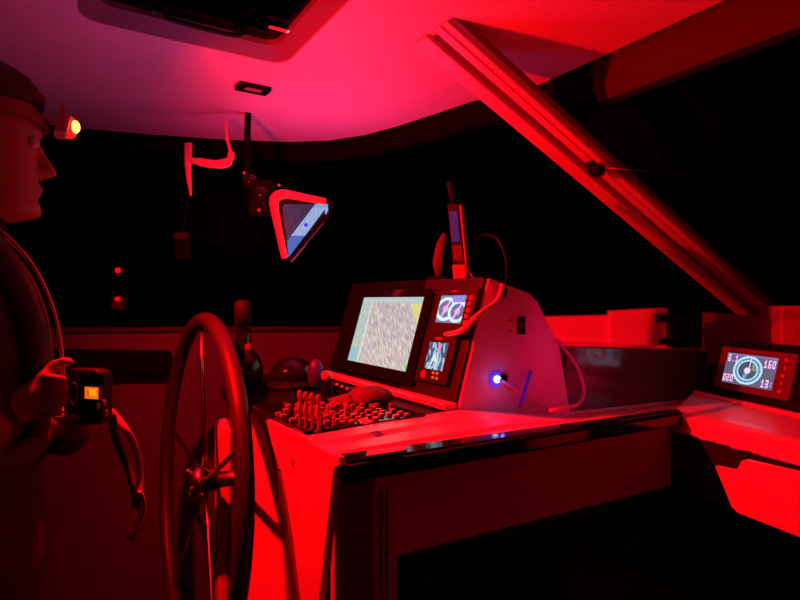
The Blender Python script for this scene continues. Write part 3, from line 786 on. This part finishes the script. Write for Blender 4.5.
for k in range(5):
    yk = y1-.002-k*(y1-y0)*.24
    q = SS(x1+.022, yk, .0135)
    if k % 2 == 0: link('key', lathe([(.0042, 0), (.0035, .002), (0, .0025)], q, nn, 12), 'red_led', t, smooth=True)
    else: link('key', box(q, sdir*.002, upv*.008, nn*.002), 'red_led', t)
link('maker_mark', box(SS((x0+x1)/2, y1+.008, .0135), sdir*.018, upv*.002, nn*.0008), 'dim_red', t)

# white notched board below the starboard ledge
bo = V(720, 480, 1.06)
def BP(px, py):
    d = V(px, py, 1.0)-cam.location; return cam.location+d*((bo-cam.location).dot(F)/d.dot(F))
wp = [BP(*p) for p in ((714.5, 466), (736, 470.5), (739, 465), (741, 461), (746, 460), (850, 484), (850, 556), (738, 512), (730, 504))]
bt = thing('notched_board', 'bright white notched board hinged below the edge of the starboard ledge', 'board', wp[0])
link('board', prism(wp, F*.012), 'white_plastic', bt, bev=.002)
link('lower_fold', prism([BP(731, 504)-F*.001, BP(738, 512)-F*.001, BP(850, 556)-F*.001, BP(850, 545)-F*.001], -F*.004), 'white_plastic', bt, bev=.001)
link('edge_band', tube([BP(725, 495)+F*.016, BP(732, 508)+F*.016], .002, 8), 'steel', bt, smooth=True)
for px in (760, 800): link('bracket', box(BP(px, 495)+F*.045, R*.02, F*.08, U*.02), 'void', bt)

# ------------------------------------------------ diagonal windscreen pillar
S = L(.075, 1.36, 2.0); T = S+F*1.83-U*.815
pd = (T-S).normalized(); pwd = (R*.9+U*-.0).normalized()
pt_ = thing('windscreen_pillar', 'pale aluminium pillar slanting from the ceiling down to the right', 'pillar', (S+T)/2)
pn = pd.cross(pwd).normalized(); pn = pn if pn.z < 0 else -pn          # underside
S2, T2 = S+F*.05-pd*.05, T+pd*.05
def pill(name, w0, w1, o0, o1, m):
    q = [S2+pwd*w0+pn*o0, S2+pwd*w1+pn*o0, S2+pwd*w1+pn*o1, S2+pwd*w0+pn*o1]
    return link(name, prism(q, T2-S2), m, pt_, bev=.003)
pill('flange', -.064, -.012, 0, .030, 'alu')
g_ = pill('groove', -.012, .016, 0, .014, 'groove'); g_['label'] = 'dark recessed groove'
pill('flange', .016, .070, 0, .026, 'alu')
pill('rib', .042, .048, .026, .031, 'alu')
e_ = pill('gasket', .070, .088, 0, .020, 'groove'); e_['label'] = 'dark rubber edge'
# raked front panes outside the pillar, from the header down to the foredeck
def front_pane(a, b, nm):
    q = [a-U*.01+F*.07, b-U*.01+F*.07, L(b.x, b.y, 1.17)+F*1.52, L(a.x, a.y, 1.17)+F*1.52]
    struct(link(nm, prism(q, pn*-.006), 'glass'))
mid_ = front[12].lerp(front[13], .3)
front_pane(front[9], mid_, 'window_2'); front_pane(mid_, front[16], 'window_3')
# latch and rod
lp = S.lerp(T, .50)
lt = thing('window_latch', 'black latch with thin rod halfway along the diagonal pillar', 'latch', lp+pn*.03)
d = V(597, 167, 1)-cam.location; o0 = lp+pn*.032
lc = cam.location+d*((o0-cam.location).dot(pn)/d.dot(pn))
link('knob', lathe([(.022, 0), (.027, .008), (.022, .018), (0, .022)], lc, pn, 16), 'rubber', lt, smooth=True)
link('catch', box(lc+pd*.028+pn*.008+pwd*.012, pd*.03, pwd*.022, pn*.014), 'alu', lt, bev=.003)
link('grip', box(lc-pd*.02+pn*.006, pd*.03, pwd*.026, pn*.014), 'rubber', lt, bev=.004)
link('rod', cyl(lc+pwd*.03+pn*.01, V(664, 171, lc.y+.02), .0035, 8), 'steel', lt, smooth=True)

# ------------------------------------------------ hanging bits in front of the port window
p = V(189, 143, 1.95)
t = thing('hook_bracket', 'bright pale hooked bracket hanging just below the ceiling edge', 'bracket', V(228, 138, 1.95))
link('hook', tube(smooth_path([V(227, 138, 1.95), V(230, 150, 1.95), V(231, 157, 1.95), V(226, 163, 1.95), V(212, 164, 1.95), V(190, 160, 1.95)], 6), [.006]*8+[.012]*8+[.017]*6+[.015]*6+[.011]*3, 10, flat=((0, 1, 0), .5)), 'alu', t, smooth=True)
link('upright', tube([V(188.5, 143, 1.95), V(188, 165, 1.95), V(189, 180, 1.95), V(191, 196, 1.95)], [.014, .012, .009, .003], 10, flat=((0, 1, 0), .4)), 'alu', t, smooth=True)
link('hanger', cyl(V(227, 141, 1.95), L(*V(226, 120, 1.95)), .006, 8), 'alu', t)
p = V(183, 246, 1.98)
t = thing('hanging_box', 'small dim boxy pouch hanging on a black cord below the bracket', 'pouch', p)
link('pouch', box(p, (.058, 0, 0), (0, .03, 0), (0, 0, .095)), 'night_black', t, bev=.008, seg=3)
link('flap', box(p+Vector((0, -.017, .035)), (.052, 0, 0), (0, .005, 0), (0, 0, .022)), 'void', t, bev=.003)
link('cord', cyl(p+U*.047, V(189, 190, 1.96), .002, 6), 'black', t)
# solid chart shape built in place of a screen reflection in the window
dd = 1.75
t = thing('reflected_chart', 'small blue chart shape with red-lit rounded frame standing in for a reflection in dark windows', 'display', V(300, 230, dd))
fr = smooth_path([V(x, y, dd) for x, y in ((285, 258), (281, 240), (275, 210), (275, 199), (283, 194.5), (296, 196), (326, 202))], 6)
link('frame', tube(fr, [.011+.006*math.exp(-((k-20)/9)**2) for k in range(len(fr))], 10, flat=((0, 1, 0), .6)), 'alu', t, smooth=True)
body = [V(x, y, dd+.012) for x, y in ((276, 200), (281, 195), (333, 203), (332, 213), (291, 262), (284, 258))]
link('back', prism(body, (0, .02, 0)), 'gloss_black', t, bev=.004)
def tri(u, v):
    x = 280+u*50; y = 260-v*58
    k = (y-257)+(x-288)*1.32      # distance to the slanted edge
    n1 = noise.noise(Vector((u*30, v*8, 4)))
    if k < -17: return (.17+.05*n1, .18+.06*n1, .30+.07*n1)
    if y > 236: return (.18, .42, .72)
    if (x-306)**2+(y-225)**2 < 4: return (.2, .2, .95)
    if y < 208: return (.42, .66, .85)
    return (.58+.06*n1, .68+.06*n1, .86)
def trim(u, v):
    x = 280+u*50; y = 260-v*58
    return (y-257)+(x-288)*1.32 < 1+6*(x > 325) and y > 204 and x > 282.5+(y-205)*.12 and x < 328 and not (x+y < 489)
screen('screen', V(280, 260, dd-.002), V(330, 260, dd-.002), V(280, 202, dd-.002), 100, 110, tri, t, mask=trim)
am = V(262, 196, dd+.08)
link('arm', tube(smooth_path([V(283, 215, dd+.03), am, V(248, 180, dd+.18), L(V(248, 150, dd+.2).x, V(248, 150, dd+.2).y, 2.0)], 6), .011, 10), 'night_black', t, smooth=True)  # arm, joints and mount added to carry the reflection shape
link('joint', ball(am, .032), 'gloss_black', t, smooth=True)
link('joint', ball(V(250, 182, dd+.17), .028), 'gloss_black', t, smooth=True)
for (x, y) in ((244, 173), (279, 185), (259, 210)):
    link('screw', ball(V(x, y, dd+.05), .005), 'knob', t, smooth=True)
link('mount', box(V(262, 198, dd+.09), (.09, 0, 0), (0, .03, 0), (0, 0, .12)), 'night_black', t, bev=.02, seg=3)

# ------------------------------------------------ the person
PX = Vector((-.775, .965, 0)); rot = math.atan2(F.y, F.x)
RM = Matrix.Translation(PX) @ Matrix.Rotation(rot, 4, 'Z')
def PL(f, l, z): return RM @ Vector((f, l, z))          # forward, left, up
person = thing('person', 'person in dark jacket and life vest in profile at left, wearing headlamp', 'person', PX)
def loft(bm, rows, seg=28, p=2.0):
    """rows: (z, front, back, halfwidth, leftshift)"""
    rings = []
    for row in rows:
        z, fr_, bk, hw = row[:4]; c = (fr_+bk)/2; a = (fr_-bk)/2; ls = row[4] if len(row) > 4 else 0
        ring = []
        for k in range(seg):
            t_ = 2*PI*k/seg; cx, sy_ = math.cos(t_), math.sin(t_)
            ring.append(bm.verts.new(PL(c+a*math.copysign(abs(cx)**(2/p), cx), ls+hw*math.copysign(abs(sy_)**(2/p), sy_), z)))
        rings.append(ring)
    for A, Bq in zip(rings, rings[1:]):
        for k in range(seg): bm.faces.new((A[k], A[(k+1) % seg], Bq[(k+1) % seg], Bq[k]))
    bm.faces.new(list(reversed(rings[0]))); bm.faces.new(rings[-1])
def cap(bm, p0, r0, p1, r1, seg=12):
    p0, p1 = Vector(p0), Vector(p1); Ln = (p1-p0).length
    pf = [(0, -r0)]+[(r0*math.cos(a), r0*math.sin(a)) for a in [math.radians(x) for x in (-60, -30, 0)]]
    pf += [(r1*math.cos(a), Ln+r1*math.sin(a)) for a in [math.radians(x) for x in (0, 30, 60)]]+[(0, Ln+r1)]
    lathe(pf, p0, p1-p0, seg, bm)
def chain(bm, pts, rs, seg=12):
    for i in range(len(pts)-1): cap(bm, pts[i], rs[i], pts[i+1], rs[i+1], seg)
def remesh(o, vox, it=4):
    md = o.modifiers.new('remesh', 'REMESH'); md.mode = 'VOXEL'; md.voxel_size = vox; md.use_smooth_shade = True
    s = o.modifiers.new('smooth', 'SMOOTH'); s.iterations = it; s.factor = .5
hx = .040
bm = bmesh.new()
# head
head = [(1.487, .030, -.030, .030), (1.495, .070, -.045, .045), (1.505, .085, -.055, .055), (1.52, .088, -.062, .062), (1.54, .084, -.075, .068), (1.56, .086, -.085, .071), (1.60, .086, -.095, .074), (1.63, .083, -.100, .077), (1.655, .092, -.103, .079), (1.68, .093, -.104, .080), (1.71, .084, -.100, .078), (1.735, .066, -.085, .066), (1.752, .035, -.055, .042), (1.757, .0, -.02, .015)]
loft(bm, [(z, f+hx, b+hx, h_) for z, f, b, h_ in head], p=2.2)
# nose, brow, lips, chin, ears
nb = bmesh.new()
vs = [PL(hx+.080, 0, 1.637), PL(hx+.080, .012, 1.59), PL(hx+.080, -.012, 1.59), PL(hx+.080, .014, 1.577), PL(hx+.080, -.014, 1.577), PL(hx+.113, 0, 1.580), PL(hx+.104, 0, 1.573)]
chain(bm, [PL(hx+.083, 0, 1.637), PL(hx+.096, 0, 1.61), PL(hx+.109, 0, 1.586)], [.007, .008, .0095])
for s in (-1, 1):
    chain(bm, [PL(hx+.096, s*.010, 1.580), PL(hx+.085, s*.013, 1.582)], [.008, .008])
    chain(bm, [PL(hx+.088, s*.008, 1.655), PL(hx+.082, s*.040, 1.655)], [.008, .006])
    chain(bm, [PL(hx+.090, 0, 1.556), PL(hx+.083, s*.020, 1.553)], [.0065, .004])
    chain(bm, [PL(hx+.088, 0, 1.545), PL(hx+.080, s*.018, 1.546)], [.007, .004])
    chain(bm, [PL(hx-.005, s*.078, 1.64), PL(hx-.018, s*.085, 1.625), PL(hx-.012, s*.080, 1.595)], [.010, .010, .007])
cap(bm, PL(hx+.078, .0, 1.512), .016, PL(hx+.076, 0, 1.518), .016)
# neck and trunk
chain(bm, [PL(hx-.02, 0, 1.56), PL(.01, 0, 1.47), PL(-.01, 0, 1.40)], [.055, .056, .075], 16)
loft(bm, [(.84, .10, -.12, .15), (.92, .11, -.13, .165), (1.02, .105, -.11, .15), (1.12, .11, -.11, .15), (1.25, .115, -.12, .17), (1.36, .10, -.12, .18), (1.43, .06, -.09, .13), (1.46, .03, -.06, .07)])
# arms: right (camera side) bent forward, left bent as well
sR, eR = PL(-.01, -.19, 1.40), PL(.02, -.25, 1.13)
dev = V(82, 397, .93)                                   # the handheld device
wristR = V(4, 416, .92); palmR = V(38, 396, .93)
sL, eL = PL(-.01, .19, 1.40), PL(.09, .235, 1.14)
wristL = V(72, 425, 1.03); palmL = V(86, 418, .985)
chain(bm, [sR, eR, wristR], [.055, .042, .027]); chain(bm, [wristR, palmR], [.026, .030])
chain(bm, [sL, eL, wristL], [.055, .042, .027]); chain(bm, [wristL, palmL], [.026, .028])
# right hand: palm slab and five fingers round the device
X, Y, Z = Vector((1, 0, 0)), Vector((0, 1, 0)), Vector((0, 0, 1))
for k in range(4):
    chain(bm, [wristR+X*.02, palmR+X*.006+Z*(.028-.017*k)], [.018, .0125])
ln = (.92, 1.06, 1.0, .82)
for k in range(4):      # knuckles at the left edge, tips closed on the front of the device
    b0_ = palmR+X*.010+Z*(.032-.0185*k)
    f_ = ln[k]
    chain(bm, [b0_, b0_+X*.014*f_-Y*.016+Z*.002, b0_+X*.032*f_-Y*.020+Z*.001, b0_+X*.046*f_-Y*.014-Z*.002], [.0098, .0088, .0080, .0070], 10)
chain(bm, [palmR+X*.0+Z*.018+Y*.010, palmR+X*.016+Z*.046+Y*.012, palmR+X*.036+Z*.056+Y*.008, palmR+X*.052+Z*.056+Y*.002], [.014, .011, .0092, .008], 10)
# left hand under the device
for k in range(4):
    b0_ = palmL+X*(-.020+.014*k)
    chain(bm, [b0_, b0_-Y*.030+Z*.004, b0_-Y*.052+Z*.012], [.009, .008, .007], 10)
chain(bm, [palmL+X*.015, palmL+X*.032-Y*.018+Z*.012, palmL+X*.034-Y*.036+Z*.02], [.012, .010, .008], 10)
# legs and feet
for s in (-1, 1):
    chain(bm, [PL(-.01, s*.09, .86), PL(.03, s*.10, .48), PL(-.01, s*.11, .10)], [.090, .058, .040], 14)
    chain(bm, [PL(-.02, s*.11, .055), PL(.14, s*.12, .035)], [.042, .032])
body = link('body', bm, 'skin', person); remesh(body, .0055, 5)
# eyes
for s in (-1, 1):
    link('eye', ball(PL(hx+.079, s*.031, 1.632), .0115), mat('eye_white', (.6, .6, .6), .2), person, smooth=True)
# hair
bm = bmesh.new()
hr = [(1.56, .0, -.102, .072), (1.60, .015, -.108, .081), (1.65, .03, -.112, .085), (1.69, .060, -.112, .086), (1.70, .098, -.111, .086), (1.72, .098, -.107, .084), (1.745, .082, -.094, .074), (1.766, .05, -.065, .05), (1.775, .01, -.03, .02)]
loft(bm, [(z, f+hx, b+hx, h_) for z, f, b, h_ in hr], seg=40)
for v_ in bm.verts:
    v_.co += Vector((1, 1, 1))*.004*noise.noise(v_.co*40)
link('hair', bm, 'hair', person, smooth=True)
# jacket
bm = bmesh.new()
loft(bm, [(.80, .135, -.16, .195), (.90, .15, -.165, .20), (1.02, .132, -.145, .185), (1.12, .128, -.145, .185), (1.25, .126, -.15, .20), (1.35, .112, -.145, .205), (1.42, .09, -.11, .16), (1.455, .075, -.075, .10), (1.485, .082, -.068, .088), (1.50, .080, -.064, .082)])
chain(bm, [sR, eR, V(-6, 420, .915)], [.075, .060, .043], 16)
chain(bm, [sL, eL, V(66, 434, 1.05)], [.075, .058, .042], 16)
o = link('jacket', bm, 'jacket', person); remesh(o, .009, 4)
# trousers
bm = bmesh.new()
loft(bm, [(.80, .125, -.15, .18), (.86, .14, -.155, .19), (.93, .14, -.155, .185)])
for s in (-1, 1): chain(bm, [PL(-.01, s*.09, .84), PL(.03, s*.10, .48), PL(-.01, s*.11, .10)], [.110, .078, .062], 16)
o = link('trousers', bm, 'trousers', person); remesh(o, .010, 4)
for s in (-1, 1):
    bm = bmesh.new(); chain(bm, [PL(-.03, s*.11, .05), PL(.15, s*.12, .042)], [.052, .044])
    for v_ in bm.verts: v_.co.z = max(v_.co.z, .0)
    link('boot', bm, 'rubber', person, smooth=True)
# life vest: two lobes over the chest, with pale piping
for s in (-1, 1):
    pts = smooth_path([PL(-.07, s*.05, 1.50), PL(-.01, s*.098, 1.49), PL(.07, s*.105, 1.42), PL(.115, s*.090, 1.32), PL(.130, s*.075, 1.20), PL(.120, s*.07, 1.10)], 6)
    lb = link('life_vest', tube(pts, [.018]+[.026+.009*math.sin(PI*k/(len(pts)-2)) for k in range(len(pts)-2)]+[.018], 12, flat=((.848, .53, 0), .75)), 'vest', person, smooth=True)
    link('piping', tube([p+F*.014-R*(s*.030)*-1*.0+U*.012+R*(-s*.0) for p in [q+(F*.022) for q in pts[6:]]], .0028, 8), 'piping', lb, smooth=True)
link('waist_belt', tube([PL(-.006+.142*math.cos(a), .20*math.sin(a), 1.10) for a in [2*PI*k/40 for k in range(40)]], .016, 8, closed=True, flat=((0, 0, 1), 1.3)), 'vest', person, smooth=True)
link('belt_buckle', box(PL(.150, 0, 1.10), F*.012, R*.05, U*.035), 'steel', person, bev=.003)

# headlamp
hp = PL(.168, -.004, 1.675)
t = thing('headlamp', 'small headlamp with glowing red-orange lens on the person\'s forehead', 'headlamp', hp)
link('strap', tube([PL(hx-.006+.107*math.cos(a), .088*math.sin(a), 1.684-.012*math.cos(a)) for a in [2*PI*k/48 for k in range(48)]], .011, 8, closed=True, flat=((F.x, F.y, 0), .5)), mat('lamp_strap', (.25, .05, .05), .7), t, smooth=True)
link('housing', prism(rrect(hp-F*.012, R, (U+F*.2), .052, .042, .01, 3), F*.020), mat('lamp_housing', (.5, .3, .3), .35), t, bev=.004)
link('bracket', prism([hp+U*.018, hp+U*.036-F*.004, hp-U*.022-F*.016, hp-U*.02], R*.045), mat('lamp_bracket', (.5, .2, .2), .4), t)
link('reflector', ball(hp+F*.008, .020, sc3=(.8, .8, 1.1)), mat('red_lit_reflector', (.6, .05, .03), .3, emit=(1, .01, .01), es=.8), t, smooth=True)
link('lens', ball(hp+F*.018+R*.010, .0105, sc3=(.8, .8, 1.15)), 'lamp_lens', t, smooth=True)

# handheld device in the hands
dc = dev; dx = Vector((.96, -.28, 0)).normalized(); dyv = Vector((.28, .96, 0)).normalized()
t = thing('remote_control', 'black handheld unit with small lit orange screen in the person\'s hands', 'remote', dc)
link('body', prism(rrect(dc, dx, U, .080, .092, .016), dyv*.026), 'black', t, bev=.004)
link('screen_frame', prism(rrect(V(91.5, 393, .90), dx, U, .032, .024, .003), dyv*.006), 'gloss_black', t)
def lcd(u, v):
    if .18 < u < .30 and .25 < v < .75: return (.75, .22, .02)
    if .25 < u < .85 and .25 < v < .8: return (1.0, .62, .08)
    return (1.0, .42, .06)
sl = V(91.5, 393, .896)
screen('screen', sl-dx*.0135-U*.0095, sl+dx*.0135-U*.0095, sl-dx*.0135+U*.0095, 20, 12, lcd, t)
rc = V(73.5, 394, .90)
link('speaker_ring', tube([rc+dx*(.008*math.cos(a))+U*(.018*math.sin(a)) for a in [2*PI*k/32 for k in range(32)]], .0018, 8, closed=True), 'cloth', t, smooth=True)
for (x, y) in ((98, 406), (104, 403), (106, 413)):
    link('button', ball(V(x, y, .90), .0045, sc3=(.7, .7, 1.3)), 'piping', t, smooth=True)
# tether from the vest
t = thing('safety_tether', 'safety tether webbing looping down from the person\'s waist toward the wheel', 'tether', V(112, 412, 1.0))
link('webbing', tube(smooth_path([V(104, 408, 1.08), V(112, 412, 1.06), V(124, 427, 1.02), V(134, 444, 1.02), V(140, 470, 1.02), V(139, 500, 1.0)], 6), .0065, 8, flat=((0, 1, 0), .4)), mat('tether_webbing', (.35, .3, .3), .7), t, smooth=True)
link('webbing_loop', tube(smooth_path([V(112, 414, 1.0), V(116, 440, 1.02), V(128, 468, 1.03), V(137, 505, 1.0), V(130, 540, .98)], 6), .008, 8, flat=((0, 1, 0), .4)), 'vest', t, smooth=True)
link('snap_hook', tube([V(139, 506, 1.0)+Vector((.010*math.cos(a), 0, .024*math.sin(a))) for a in [2*PI*k/24 for k in range(24)]], .0035, 8, closed=True), 'steel', t, smooth=True)
